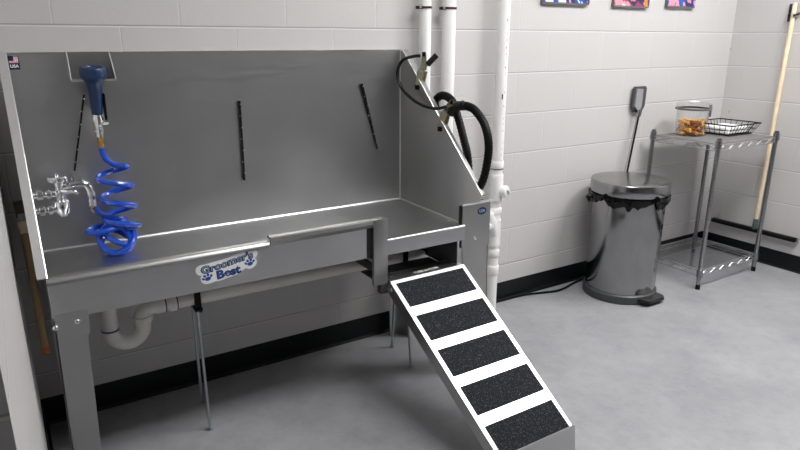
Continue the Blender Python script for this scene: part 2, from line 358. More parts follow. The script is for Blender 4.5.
# rails on the front lip
def lip(x0, x1, zt, zb, y0=TYF):
    bm = B(); pr = [(0.0, zb), (-.006, zb+.004), (-.010, (zb+zt)/2), (-.006, zt-.004), (0, zt), (.022, zt), (.026, zt-.004), (.026, zt-.009), (.003, zt-.009)]
    prism(bm, [(x0, y0+p[0], p[1]) for p in pr], (x1-x0, 0, 0)); return obj('lip_rail', bm, M['steel_plain'], tub)
lip(TX0-.003, .296, .741, .718); r2 = lip(.301, .735, .756, .726, TYF-.003); r2['label'] = 'lift-out front rail'
# sliding gate jamb
bm = B(); box(bm, .689, .749, TYF-.014, TYF+.004, .500, .757, .004); obj('jamb_post', bm, M['steel_plain'], tub)
bm = B(); box(bm, .668, .689, TYF-.002, TYF+.012, .612, .725); obj('gap_shade_strip', bm, M['dark'], tub, False)  # near-black block painting the shade in the gap beside the jamb
bm = B(); box(bm, .752, TX1-.012, TYF-.006, TYF-.003, .610, ZD-.004); obj('step_front', bm, S, tub, False)
# right post with cap and oval sticker
bm = B(); box(bm, 1.100, 1.242, TYF-.004, TYF-.001, .575, .752); box(bm, 1.100, 1.103, TYF-.001, TYF+.012, .575, .752); box(bm, 1.239, 1.242, TYF-.001, TYF+.06, .575, .752)
obj('post_plate', bm, M['steel_plain'], tub, False)
bm = B(); prism(bm, [(1.094, TYF-.010, .752), (1.262, TYF-.012, .752), (1.258, TYF+.010, .752), (1.098, TYF+.014, .752)], (0, 0, .006)); obj('post_cap', bm, M['edge'], tub, False)
def bolt(x, y, z):
    bm = B(); lathe(bm, [(0, .005), (.006, .004), (.0085, 0)], (x, y, z), (0, -1, 0), 14); obj('bolt', bm, M['chrome'], tub)
bolt(1.166, TYF-.004, .607); bolt(-.293, TYF-.003, .597); bolt(-.349, TYF-.001, .59)
# legs
def leg(pts, y0, y1): 
    bm = B(); prism(bm, [(x, y0, z) for x, z in pts], (0, .003, 0))
    xo = pts[0][0]; xb = pts[-1][0]
    s = .003 if xo < .4 else -.003
    prism(bm, [(xo, y0, pts[0][1]), (xo, y1, pts[0][1]), (xb, y1, 0), (xb, y0, 0)], (s, 0, 0))
    obj('leg', bm, M['steel_plain'], tub, False)
leg([(TX0, .612), (-.268, .612), (-.286, 0), (-.362, 0)], TYF, TYF+.07)
leg([(1.238, .60), (1.104, .60), (1.135, 0), (1.252, 0)], TYF-.002, TYF+.06)
leg([(TX0, .612), (-.27, .612), (-.28, 0), (TX0, 0)], -.055, -.12)
leg([(1.118, .612), (1.04, .612), (1.05, 0), (1.118, 0)], -.055, -.12)
bm = B(); box(bm, TX0+.003, -.262, TYF-.002, TYF+.001, .553, .63); obj('leg_gusset', bm, M['steel_plain'], tub, False)
# underframe
bm = B(); box(bm, .715, .74, TYF+.03, -.06, .585, .612); obj('cross_brace', bm, M['grey'], tub, False)
bm = B(); prism(bm, [(.665, -.20, .60), (.79, -.50, .50), (.79, -.50, .475), (.665, -.20, .575)], (.02, .01, 0)); obj('cross_brace', bm, M['grey'], tub, False)
bm = B(); box(bm, .748, 1.108, -.49, -.46, .44, .478); obj('ramp_hook_bar', bm, M['grey'], tub, False)
bm = B(); box(bm, 1.0965, 1.0995, TYF+.0, TYF+.016, .675, .748); obj('gap_shade_strip', bm, M['dark'], tub, False)  # added near-black strip for the shadowed left side of the post
bm = B(); box(bm, .760, 1.095, -.432, -.305, .468, .474); obj('under_shade_plate', bm, M['grey'], tub, False)  # added dark plate standing in for the black shade under the step
bm = B(); box(bm, 1.094, 1.098, TYF+.02, -.14, .476, .655); obj('side_shade_plate', bm, M['grey'], tub, False)  # added dark plate standing in for shade beside the right leg
bm = B(); tube(bm, [(1.094, TYF-.010, .756), (1.262, TYF-.012, .756)], .0028, 8); obj('cap_edge', bm, M['edge'], tub)
# notched tether strips on the backsplash
def strip(xt, zt, xb, zb, w0, w1, lean=0.):
    a, b = V((xt, TYB-.004, zt)), V((xb, TYB-.004, zb)); d = (b-a).normalized(); s = V((-d.z, 0, d.x)); L = (b-a).length
    bm = B(); prism(bm, [a-s*w0, a+s*w0, b+s*w1, b-s*w1], (0, -.007, 0)); o = obj('tether_strip', bm, M['blackg'], tub, False)
    n = max(3, int(L/.042))
    for k in range(n):
        bm = B(); c = a+d*(L*(k+.3)/n)+V((0, -.007, 0)); bmesh.ops.create_icosphere(bm, subdivisions=1, radius=.0034, matrix=Matrix.Translation(c-s*w0*.5*(1 if k % 2 else -1)))
        obj('stud', bm, M['chrome'], o)
strip(.391, 1.155, .389, .843, .0045, .0038); strip(.925, 1.20, 1.000, .915, .0060, .0022); strip(-.143, 1.20, -.205, .945, .0028, .0028)
# sprayer holder hung over the top edge
bm = B()
box(bm, -.178, -.050, TYB-.006, TYB-.003, 1.250, ZT+.005)
prism(bm, [(-.180, TYB-.006, 1.250), (-.180, -.100, 1.250), (-.143, -.100, 1.250), (-.143, -.062, 1.250), (-.087, -.062, 1.250), (-.087, -.100, 1.250), (-.048, -.100, 1.250), (-.048, TYB-.006, 1.250)], (0, 0, .003))
prism(bm, [(-.050, TYB-.004, ZT+.004), (-.049, -.10, 1.252), (-.049, TYB-.004, 1.252)], (.0025, 0, 0))
prism(bm, [(-.178, TYB-.004, ZT+.004), (-.179, -.10, 1.252), (-.179, TYB-.004, 1.252)], (-.0025, 0, 0))
obj('sprayer_holder', bm, M['steel_plain'], tub, False)
for a_, b_ in (((-.178, TYB-.005, ZT+.004), (-.181, -.10, 1.252)), ((-.049, TYB-.005, ZT+.004), (-.047, -.10, 1.252))):
    bm = B(); tube(bm, [a_, b_], .0018, 6); obj('holder_edge', bm, M['edge'], tub)
for x0, x1 in ((-.181, -.143), (-.087, -.047)):
    bm = B(); box(bm, x0, x1, -.106, -.099, 1.248, 1.253); obj('holder_lip', bm, M['edge'], tub, False)

# --- stickers
def sheet(bm, pts2, xf, off=.0004):
    a = [bm.verts.new(xf(V((x, y, 0)))) for x, y in pts2]; b = [bm.verts.new(xf(V((x, y, off)))) for x, y in pts2]; n = len(pts2)
    bm.faces.new(b); bm.faces.new(a[::-1])
    for i in range(n): bm.faces.new((a[i], a[(i+1) % n], b[(i+1) % n], b[i]))
# wide sticker on the front panel, its own axes: tilted up to the right
ang = math.radians(5.0); ctr = V((.156, TYF-.0006, .679))
def fx(layer):
    def f(c):
        c = V((c.x*.95, c.y*.80, c.z)); return ctr+V((c.x*math.cos(ang)-c.y*math.sin(ang), -layer-c.z, c.x*math.sin(ang)+c.y*math.cos(ang)))
    return f
outline = [(-.107, .012), (-.104, .028), (-.09, .036), (-.074, .034), (-.05, .036), (-.02, .036), (.01, .039), (.04, .044), (.062, .050), (.08, .053), (.094, .048), (.105, .038), (.108, .024), (.102, .012), (.096, .006),
           (.100, -.006), (.098, -.020), (.086, -.032), (.070, -.033), (.058, -.026), (.046, -.033), (.02, -.042), (-.01, -.046), (-.036, -.049), (-.050, -.046), (-.066, -.049), (-.084, -.046), (-.094, -.034), (-.096, -.018), (-.090, -.008), (-.101, -.002)]
op = smooth_path([(x, y, 0) for x, y in outline], 3, True)
bm = B(); sheet(bm, [(p.x, p.y) for p in op], fx(0)); stk = obj('sticker', bm, M['white'], tub, False); stk['label'] = 'white sticker with dark blue lettering between two paw prints'
def arc_text(body, size, cx, cy, off, layer, mat, bow, dep, shear=0.):
    f = fx(layer)
    def xf(c): return f(V((c.x+cx, c.y*(1+.0*c.x)+cy+bow(c.x), c.z)))
    bm = text_bm(body, size, xf, dep, off, 1.0, shear); return obj('lettering', bm, mat, stk, False)
bowg = lambda x: .012*math.sin((x+.02)*22)*.55+.9*x*x*.6
arc_text("Groomer's", .0405, .0, .014, .0028, .0006, M['snavy'], bowg, .0002)
arc_text("Groomer's", .0405, .0005, .0145, -.0007, .0012, M['slight'], bowg, .0002)
bowb = lambda x: .03*x
arc_text("Best", .047, -.002, -.024, .0024, .0006, M['snavy'], bowb, .0002)
arc_text("Best", .047, -.0012, -.0235, .0002, .0011, M['sblue'], bowb, .0002)
def paw(cx, cy, s, tilt):
    bm = B(); f = fx(.0006)
    def disc(x, y, rx, ry, a0):
        pts = []
        for k in range(14):
            u, w = rx*math.cos(2*PI*k/14), ry*math.sin(2*PI*k/14)
            u, w = u*math.cos(a0)-w*math.sin(a0)+x, u*math.sin(a0)+w*math.cos(a0)+y
            u, w = u*math.cos(tilt)-w*math.sin(tilt), u*math.sin(tilt)+w*math.cos(tilt)
            pts.append((cx+s*u, cy+s*w))
        sheet(bm, pts, f, .0004)
    disc(0, -.25, .62, .5, 0); disc(-.85, .15, .26, .36, .5); disc(-.35, .68, .27, .38, .15); disc(.35, .68, .27, .38, -.15); disc(.85, .15, .26, .36, -.5)
    obj('paw_print', bm, M['sblue'], stk, False)
paw(-.073, -.023, .0165, .25); paw(.076, -.008, .0165, .1)
# flag sticker at the top left of the backsplash
fl = lambda layer: (lambda c: V((-.331+c.x*.85, TYB-.0006-layer-c.z, 1.307+c.y*.85)))
bm = B(); sheet(bm, [(-.018, -.024), (.018, -.024), (.018, .026), (-.018, .026)], fl(0)); fs = obj('sticker', bm, M['snavy'], tub, False); fs['label'] = 'small dark blue flag sticker'
bm = B(); sheet(bm, [(0, .0), (.015, .0), (.015, .023), (0, .023)], fl(.0005)); sheet(bm, [(-.015, .0), (0, .0), (0, .008), (-.015, .008)], fl(.0005)); obj('flag_field', bm, M['white'], fs, False)
bm = B()
for k in range(4): sheet(bm, [(-.0 if k > 1 else -.015, .0015+k*.0058 if k > 1 else .0008+k*.0045), (.015, .0015+k*.0058 if k > 1 else .0008+k*.0045), (.015, .0040+k*.0058 if k > 1 else .0030+k*.0045), (-.0 if k > 1 else -.015, .0040+k*.0058 if k > 1 else .0030+k*.0045)], fl(.001), .0003)
obj('flag_stripes', bm, M['pink'], fs, False)
bm = text_bm("USA", .0155, lambda c: fl(.0006)(V((c.x, c.y-.012, c.z))), .0002, .0006); obj('lettering', bm, M['white'], fs, False)
# oval sticker on the right post
ov = lambda layer: (lambda c: V((1.198+c.x, TYF-.0046-layer-c.z, .718+c.y)))
bm = B(); sheet(bm, [(.023*math.cos(2*PI*k/28), .0155*math.sin(2*PI*k/28)) for k in range(28)], ov(0)); os_ = obj('sticker', bm, M['snavy'], tub, False); os_['label'] = 'small oval dark blue sticker'
bm = text_bm("USA", .0165, ov(.0006), .0002, .0003); obj('lettering', bm, M['slight'], os_, False)

# ------------------------------------------------------------------ ramp
ramp = thing('dog_ramp', 'sloping steel ramp with five black grip pads hooked under the tub', 'ramp', (.95, -.83, 0))
A_, B_, C_, D_ = V((.762, -.530, .503)), V((1.113, -.530, .506)), V((.795, -1.150, .098)), V((1.128, -1.150, .100))
def rp(s, t, h=0.):
    p = (A_*(1-s)+B_*s)*(1-t)+(C_*(1-s)+D_*s)*t
    n = (B_-A_).cross(C_-A_).normalized()
    if n.z < 0: n = -n
    return p+n*h
bm = B(); prism(bm, [rp(0, 0, 0), rp(1, 0, 0), rp(1, 1, 0), rp(0, 1, 0)], rp(0, 0, -.004)-rp(0, 0, 0)); obj('ramp_plate', bm, M['ramp_steel'], ramp, False)
bm = B()
prism(bm, [rp(0, 0, .0), rp(0, 1, .0), rp(0, 1, -.05), rp(0, 0, -.05)], (.003, 0, 0)); obj('side_rail', bm, M['steel_plain'], ramp, False)
bm = B(); prism(bm, [rp(1, 0, .0), rp(1, 1, .0), rp(1, 1, -.05), rp(1, 0, -.05)], (-.003, 0, 0)); obj('side_rail', bm, M['steel_plain'], ramp, False)
pad, gap, t0 = .150, .0570, .022
for k in range(5):
    ta = t0+k*(pad+gap); tb = ta+pad
    bm = B(); prism(bm, [rp(.05, ta, .0003), rp(.95, ta, .0003), rp(.95, tb, .0003), rp(.05, tb, .0003)], rp(0, 0, .0015)-rp(0, 0, 0)); obj('grip_pad', bm, M['grit'], ramp, False)
bm = B(); c, d = rp(0, 1), rp(1, 1)
prism(bm, [c+V((0, 0, .006)), d+V((.004, 0, .006)), V((d.x+.004, d.y-.012, .004)), V((c.x, c.y-.012, .004))], (0, -.003, 0)); lipo = obj('end_lip', bm, M['steel'], ramp, False)
bm = B()
for dx in (-.006, .008): prism(bm, [V((.985+dx, -1.1665, .058)), V((.99+dx, -1.1665, .058)), V((.992+dx, -1.1670, .030)), V((.984+dx, -1.1670, .030))], (0, -.0006, 0))
obj('printed_mark', bm, M['sblue'], ramp, False)
bm = B(); prism(bm, [A_+V((0, 0, -.001)), B_+V((0, 0, -.001)), V((1.118, -.435, .500)), V((.800, -.435, .497))], (0, 0, -.003)); top = obj('landing_plate', bm, M['steel'], ramp, False)
bm = text_bm("TUBS & MORE", .018, lambda c: V((.948+c.x*1.05, -.500+c.y*1.3+c.x*.02, .5035+c.z)), .0002, .0003); obj('lettering', bm, M['white'], top, False)
bm = B(); lathe(bm, [(0, .006), (.006, .005), (.009, 0)], rp(0, .03, -.022), (-1, 0, 0), 12); obj('bolt', bm, M['chrome'], ramp)

# ------------------------------------------------------------------ plumbing
def elbow(c, r0, r1, a0, a1, u, w, n=10):
    return [V(c)+V(u)*(r0*math.cos(a0+(a1-a0)*k/n))+V(w)*(r0*math.sin(a0+(a1-a0)*k/n)) for k in range(n+1)]
dp = thing('drain_pipe', 'off-white plastic drain pipe with trap running under the tub', 'pipe', (.4, -.26, .4))
PY, PZ = -.26, .487; R = .026
ux, uz = V((1, 0, 0)), V((0, 0, 1))
c0 = V((-.1325, PY, .428)); rb = .0525
bm = B(); tube(bm, [V((-.185, PY, .664)), V((-.185, PY, .428))], R, 20); tail = obj('tailpiece', bm, M['pvcold'], dp)
bm = B(); tube(bm, [V((-.185, PY, .46))]+[c0+V((-rb*math.cos(PI*k/12), 0, -rb*math.sin(PI*k/12))) for k in range(13)]+[V((-.08, PY, .452))], .0265, 20); trap = obj('trap_bend', bm, M['pvcold'], dp)
bm = B(); tube(bm, [V((-.185, PY, .432)), V((-.185, PY, .437))], .0285, 20); o = obj('primer_ring', bm, M['primer'], dp)
bm = B(); lathe(bm, [(.027, 0), (.034, .001), (.035, .012), (.033, .020), (.027, .021)], (-.08, PY, .440), (0, 0, 1), 8); obj('slip_nut', bm, M['pvcold'], dp)
bm = B(); tube(bm, [V((-.08, PY, .458))]+[V((-.08+.032*(1-math.cos(PI/2*k/8)), PY, PZ-.032+.032*math.sin(PI/2*k/8))) for k in range(9)]+[V((-.02, PY, PZ))], .0265, 20); obj('elbow', bm, M['pvcold'], dp)
for x0, x1, r in ((-.032, -.004, .0295), (.012, .035, .031)):
    bm = B(); tube(bm, [V((x0, PY, PZ)), V((x1, PY, PZ))], r, 20); obj('coupling', bm, M['pvcold'], dp)
for x0 in (-.004, .035):
    bm = B(); tube(bm, [V((x0, PY, PZ)), V((x0+.004, PY, PZ))], .0305, 20); obj('primer_ring', bm, M['primer'], dp)
XS, YS = 1.672, -.062      # the tall stack at the wall
bm = B(); tube(bm, smooth_path([(-.02, PY, PZ), (.4, PY, PZ-.001), (.95, PY, PZ-.004), (1.02, PY, PZ-.004)], 4), R, 20); obj('pipe_run', bm, M['pvcold'], dp)
bm = B(); tube(bm, smooth_path([(1.00, PY, PZ-.004), (1.05, PY, PZ-.005), (1.11, PY+.02, PZ-.006), (1.16, PY+.05, PZ-.007)], 4), .031, 20); obj('bend_fitting', bm, M['pvc'], dp)
bm = B(); tube(bm, [V((1.15, PY+.045, PZ-.007)), V((1.60, YS-.015, PZ-.012))], R, 20); obj('pipe_run', bm, M['pvc'], dp)
bm = B(); prism(bm, [(1.055, -.295, .513), (1.075, -.295, .513), (1.155, -.30, .470), (1.135, -.30, .470)], (0, .006, .004)); obj('black_strap', bm, M['black'], dp, False)

st = thing('vent_stack', 'tall white plastic waste stack with cleanout and couplings standing right of the tub', 'pipe', (XS, YS, 0))
bm = B(); tube(bm, [V((XS, YS, 0)), V((XS, YS, H))], .0285, 24); vsp = obj('pipe', bm, M['pvc'], st)
def ring(z0, z1, r=.0335, name='coupling', m='pvc'):
    bm = B(); lathe(bm, [(.028, z0), (r-.002, z0), (r, z0+.004), (r, z1-.004), (r-.002, z1), (.028, z1)], (XS, YS, 0), (0, 0, 1), 24); return obj(name, bm, M[m], st)
ring(.765, .80); ring(.7605, .7645, .0318, 'primer_ring', 'primer'); ring(.69, .735, .034); ring(.20, .25); ring(.30, .335); ring(.53, .56, .034)
rr = random.Random(3)
for k in range(26):
    z = .80+k*.030
    if rr.random() < .75:
        bm = B(); box(bm, XS-.002+rr.uniform(-.003, .003), XS+.002, YS-.0290, YS-.0270, z, z+rr.uniform(.006, .017)); obj('red_print', bm, M['pink'], vsp, False)
bm = B(); box(bm, XS-.013, XS-.008, YS-.0282, YS-.0262, 1.105, 1.130); obj('black_print', bm, M['black'], st, False)
# cleanout tee with cap facing out
bm = B(); tube(bm, [V((XS, YS, .60)), V((XS, YS, .70))], .035, 24); obj('tee_body', bm, M['pvc'], st)
cdir = V((.45, -.9, 0)).normalized(); cpos = V((XS, YS, .650))
bm = B(); lathe(bm, [(.024, .0), (.026, .038), (.030, .040), (.030, .058), (.027, .062), (.0, .062)], cpos, cdir, 24); co = obj('cleanout_cap', bm, M['pvc'], st)
bm = B(); q0 = cpos+cdir*.062; ty = V((0, 0, 1)); tx = cdir.cross(ty).normalized()
prism(bm, [q0-tx*.012-ty*.010, q0-tx*.006-ty*.012, q0+tx*.012+ty*.010, q0+tx*.006+ty*.012], cdir*.012); obj('wrench_lug', bm, M['pvcold'], co, False)
# wye branch where the drain enters
bm = B(); tube(bm, [V((XS-.07, YS-.022, .545)), V((XS-.03, YS-.008, .47)), V((XS, YS, .41))], [.030, .033, .030], 20); obj('wye_branch', bm, M['pvc'], st)
bm = B(); tube(bm, [V((XS, YS, .36)), V((XS, YS, .50))], .0335, 24); obj('wye_body', bm, M['pvc'], st)
bm = B(); tube(bm, smooth_path([(1.58, YS-.02, PZ-.012), (XS-.045, YS-.02, PZ), (XS-.07, YS-.022, .545)], 5), .0275, 20); obj('branch_elbow', bm, M['pvc'], st)

def riser(x, r, lab):
    t = thing('riser_pipe', lab, 'pipe', (x, -.052, 0))
    bm = B(); tube(bm, [V((x, -.052, 0)), V((x, -.052, H))], r, 24); obj('pipe', bm, M['pvc'], t)
    bm = B(); lathe(bm, [(r, 0), (r+.003, 0), (r+.003, .009), (r, .009)], (x, -.052, 1.509), (0, 0, 1), 24); box(bm, x-r-.016, x-r+.004, -.066, -.040, 1.507, 1.519); cl = obj('pipe_strap', bm, M['rust'], t, False)
    bm = B(); lathe(bm, [(0, .004), (.006, .003), (.006, 0)], (x-r-.009, -.066, 1.513), (0, -1, 0), 8); obj('bolt', bm, M['zinc'], cl)
riser(1.232, .0265, 'left white riser pipe with rusty strap, nearest the tub corner')
riser(1.361, .0300, 'second white riser pipe with rusty strap, between its neighbour and the waste stack')

def stand(x, lab):
    t = thing('pipe_support', lab, 'pipe support', (x, PY, 0), 'threaded rod pipe supports')
    bm = B(); box(bm, x-.014, x+.014, PY-.040, PY+.040, .446, .459, .003); box(bm, x-.011, x+.011, PY-.034, PY-.028, .44, .52); box(bm, x-.011, x+.011, PY+.028, PY+.034, .44, .52); box(bm, x-.011, x+.011, PY-.034, PY+.034, .516, .522)
    obj('clamp', bm, M['black'], t)
    for s, dx in ((1, .018), (-1, -.012)):
        bm = B(); rod(bm, (x-.005, PY+s*.034, .447), (x-.005+dx*.8, PY+s*.1, .0), .0055, 8); obj('threaded_rod', bm, M['zinc'], t)
        bm = B(); lathe(bm, [(0, .014), (.009, .014), (.009, 0)], (x-.005+dx*.8, PY+s*.1, 0), (0, 0, 1), 6); obj('foot_nut', bm, M['zinc'], t)
stand(.105, 'black clamp on two thin steel rods holding the drain pipe below the sticker')
stand(.985, 'black clamp on two thin steel rods holding the drain pipe behind the ramp')

# ------------------------------------------------------------------ faucet
fa = thing('faucet', 'chrome wall faucet with curved spout on the tub left side', 'faucet', (-.34, -.12, .86))
FY = -.12; ch = M['chrome']
for z in (.892, .840):
    bm = B(); x0 = -.348
    lathe(bm, [(0, 0), (.017, 0), (.017, .006), (.009, .010), (.009, .016), (.0145, .018), (.0145, .032), (.0085, .036), (.0085, .042), (.0135, .044), (.0135, .054), (.009, .060), (.009, .082), (0, .082)], (x0, FY, z), (1, 0, 0), 12)
    for v in bm.verts: v.co.y = FY+(v.co.y-FY)*1.3; v.co.z = z+(v.co.z-z)*1.3
    obj('supply_union', bm, ch, fa)
bm = B(); lathe(bm, [(0, .815), (.008, .816), (.017, .832), (.0195, .850), (.0195, .868), (.012, .874), (.012, .884), (.018, .888), (.018, .902), (.011, .908), (.013, .932), (.017, .934), (.017, .940), (0, .941)], (-.263, FY, 0), (0, 0, 1), 20)
for v in bm.verts: v.co.x = -.263+(v.co.x+.263)*1.25; v.co.y = FY+(v.co.y-FY)*1.25; v.co.z -= .003
obj('valve_body', bm, ch, fa)
bm = B(); lathe(bm, [(0, .932), (.028, .932), (.031, .936), (.031, .944), (.028, .948), (.012, .951), (.006, .952), (.006, .960), (0, .961)], (-.266, FY, 0), (0, 0, 1), 20); obj('vacuum_cap', bm, ch, fa)
bm = B(); tube(bm, smooth_path([(-.263, FY, .912), (-.235, FY, .914), (-.20, FY, .916), (-.185, FY, .911), (-.176, FY, .898), (-.173, FY, .880)], 5), .0128, 14); obj('spout', bm, ch, fa)
bm = B(); lathe(bm, [(.0105, -.008), (.0145, -.006), (.0145, .006), (.0105, .008)], (-.238, FY, .920), (1, 0, 0), 12); lathe(bm, [(0, .012), (.006, .012), (.006, 0)], (-.222, FY, .930), (0, 0, 1), 10); obj('spout_nut', bm, ch, fa)
bm = B(); tube(bm, smooth_path([(-.262, FY-.012, .900), (-.240, FY-.024, .898), (-.222, FY-.028, .897), (-.214, FY-.028, .890)], 4), [.006]*5+[.0055]*4+[.005]*4, 10); obj('lever_handle', bm, ch, fa)
bm = B(); lathe(bm, [(0, .888), (.014, .888), (.014, .872), (.0105, .868), (.0105, .858), (.013, .855), (.013, .838), (0, .838)], (-.172, FY, 0), (0, 0, 1), 12); obj('hose_swivel', bm, ch, fa)

# ------------------------------------------------------------------ blue sprayer with coil hose
sp = thing('pet_sprayer', 'navy blue sprayer with bright blue coiled hose hanging over the tub', 'sprayer', (-.115, -.12, .68))
a = V((-.115, -.112, 1.290)); b = V((-.117, -.092, 1.140)); ax = (a-b).normalized()
bm = B(); lathe(bm, [(0, .0), (.017, .0), (.018, .02), (.022, .080), (.026, .105), (.036, .118), (.0405, .124), (.0405, .150), (.037, .155), (.030, .155), (.027, .150), (0, .147)], b, ax, 28); obj('spray_head', bm, M['navy'], sp)
bm = B(); prism(bm, [b+V((.018, -.005, .075)), b+V((.028, -.012, .065)), b+V((.027, -.012, -.02)), b+V((.020, -.006, -.02))], (0, -.007, 0)); obj('trigger', bm, M['black'], sp, False)
bm = B(); lathe(bm, [(0, 0), (.011, 0), (.011, .012), (.014, .014), (.014, .026), (.0105, .028), (.0105, .036), (.013, .038), (.015, .062), (.012, .070), (.012, .078), (0, .078)], b+V((-.001, 0, -.076)), (0, 0, 1), 14)
for v in bm.verts: v.co.x = b.x-.001+(v.co.x-b.x+.001)*1.3; v.co.y = b.y+(v.co.y-b.y)*1.3
lathe(bm, [(0, .02), (.008, .02), (.008, 0)], b+V((.012, 0, -.03)), (1, -.3, 0), 10); obj('shutoff_valve', bm, ch, sp)
bm = B(); lathe(bm, [(.007, 0), (.010, 0), (.0105, .010), (.0085, .012), (.0085, .020), (.0105, .022), (.0105, .036), (0, .036)], (-.118, -.094, 1.026), (0, 0, 1), 8); obj('brass_fitting', bm, M['brass'], sp)
pts = [V((-.118, -.094, 1.035)), V((-.117, -.096, 1.010)), V((-.108, -.105, .985)), V((-.085, -.120, .968)), V((-.052, -.135, .962))]
cx, cy, r0 = -.096, -.140, .052
turns = 3.25; n = int(turns*14)
zt = .966
for k in range(1, n+1):
    t = k/n; an = 2*PI*turns*t
    if k < 3: continue
    rad = r0*(1+.03*math.sin(9*t))
    pts.append(V((cx+.006*t+rad*math.cos(an), cy+rad*.85*math.sin(an), zt-.232*t-.004*math.sin(an))))
# tangled loops at the bottom
def loop(c, r, tilt, roll, n=12, a0=0., a1=2*PI):
    E_ = Euler((tilt, roll, 0)).to_matrix()
    return [V(c)+E_ @ V((r*math.cos(a0+(a1-a0)*k/n), r*math.sin(a0+(a1-a0)*k/n), 0)) for k in range(n+1)]
pts += loop((-.112, -.155, .714), .056, math.radians(30), math.radians(-25), 12, .3, 2*PI)[1:]
pts += loop((-.108, -.150, .722), .047, math.radians(12), math.radians(30), 12, .2, 2*PI)[1:]
pts += loop((-.118, -.160, .716), .053, math.radians(48), math.radians(20), 12, .2, 2*PI+.1)[1:]
pts += loop((-.122, -.165, .724), .049, math.radians(66), math.radians(-12), 12, .1, 2*PI-.4)[1:]
pts += [V((-.095, -.165, .758)), V((-.130, -.180, .760)), V((-.175, -.185, .757)), V((-.202, -.165, .757)), V((-.188, -.135, .760)), V((-.140, -.115, .763)), V((-.095, -.12, .755)), V((-.075, -.135, .772)), V((-.095, -.15, .785)), V((-.130, -.145, .795)), V((-.158, -.13, .815)), V((-.171, -.12, .832))]
hp = smooth_path(pts, 4)
bm = B(); tube(bm, hp, .0095, 10); obj('coil_hose', bm, M['hose'], sp)
bm = B(); lathe(bm, [(.007, 0), (.0105, 0), (.0105, .012), (.0085, .014), (.0085, .018), (.011, .020), (.011, .030), (0, .030)], (-.1695, -.12, .812), (-.12, 0, 1), 8); obj('brass_fitting', bm, M['brass'], sp)

# ------------------------------------------------------------------ spring clamps, tether and vacuum hose on the right panel
EB, EC = V((TX1+.002, TYB-.02, ZT)), V((1.206, -.518, .780))
def edge_pt(y): return EB.lerp(EC, (y-EB.y)/(EC.y-EB.y))+V((.003, 0, .002))    # on the sloped edge of the right panel
ed = (EC-EB).normalized(); en = V((0, -ed.z, ed.y)); en = en if en.z > 0 else -en
en = en.normalized()
def clamp(y, lab, tips, grips):
    e = edge_pt(y); t = thing('spring_clamp', lab, 'clamp', e, 'spring clamps on the tub edge')
    X = V((1, 0, 0)); piv = e+V((.006, -.008, .036))
    for s, tip, (g0, gr) in zip((1, -1), tips, grips):
        j = e+X*(-s*.011)-V((0, -.006, .028)); h = e+V(tip); m = piv+X*(s*.006)
        bm = B()
        for u, v, wd0, wd1 in ((j, piv+X*(-s*.006), .011, .018), (piv+X*(-s*.006), m+V((0, 0, .012)), .018, .014), (m+V((0, 0, .012)), h, .014, .009)):
            d_ = (v-u).normalized(); sd = V((.45, -.85, .25)); sd = (sd-d_*sd.dot(d_)).normalized(); th = d_.cross(sd)*.003
            prism(bm, [u-sd*wd0, u+sd*wd0, v+sd*wd1, v-sd*wd1], th)
        obj('jaw_plate', bm, M['olive'], t, False)
        d = (h-m).normalized(); bm = B(); tube(bm, [h-d*g0, h+d*.006], gr, 10); obj('handle_grip', bm, M['blackg'], t)
        bm = B(); box(bm, j.x-.006, j.x+.006, j.y-.010, j.y+.010, j.z-.014, j.z+.006, .002); obj('jaw_pad', bm, M['black'], t)
    bm = B(); tube(bm, [piv-V((.5, -.85, 0))*.012, piv+V((.5, -.85, 0))*.012], .008, 12); obj('spring', bm, M['zinc'], t)
clamp(-.145, 'brassy spring clamp near the top of the sloped tub edge', ((.010, -.012, .108), (.044, -.050, .098)), ((.012, .008), (.050, .0125)))
clamp(-.285, 'brassy spring clamp lower on the sloped tub edge, gripping the black hose', ((.014, -.040, .085), (.030, -.092, .078)), ((.012, .006), (.058, .0135)))
bm = B(); tube(bm, smooth_path([(1.138, -.157, 1.315), (1.118, -.13, 1.312), (1.095, -.085, 1.295), (1.082, -.065, 1.245), (1.085, -.09, 1.185), (1.10, -.15, 1.140), (1.115, -.22, 1.115), (1.135, -.285, 1.108), (1.155, -.325, 1.118)], 6), .0068, 10)
t = obj('tether_cable', bm, M['blackg'], None, origin=(1.1, -.2, 1.12)); tag(t, 'thin black cable looping between the two spring clamps', 'cable')
vh = thing('vacuum_hose', 'thick black ribbed hose arching over the right tub side', 'hose', (1.18, -.45, .7))
def ribbed(path, r):
    P = smooth_path(path, 12); return P, [r*(1+.07*(1 if k % 2 else -1)) for k in range(len(P))]
P, Rr = ribbed([(1.205, -.352, 1.124), (1.215, -.39, 1.122), (1.222, -.433, 1.108), (1.222, -.493, 1.060), (1.222, -.522, .995), (1.222, -.521, .922), (1.222, -.495, .829), (1.222, -.44, .75), (1.222, -.36, .68)], .0165)
bm = B(); tube(bm, P, Rr, 14); obj('hose', bm, M['black'], vh, angle=80)
bm = B(); tube(bm, [V((1.182, -.318, 1.086)), V((1.190, -.334, 1.106)), V((1.200, -.352, 1.122)), V((1.212, -.385, 1.123))], [.0165, .0205, .0205, .018], 14); obj('hose_cuff', bm, M['blackg'], vh)
P, Rr = ribbed([(1.195, -.20, 1.090), (1.205, -.178, 1.125), (1.215, -.200, 1.149), (1.222, -.235, 1.150), (1.225, -.278, 1.128), (1.225, -.318, 1.065), (1.225, -.361, .981), (1.225, -.390, .915), (1.225, -.40, .82), (1.225, -.37, .70)], .0165)
bm = B(); tube(bm, P, Rr, 14); obj('hose', bm, M['black'], vh, angle=80)

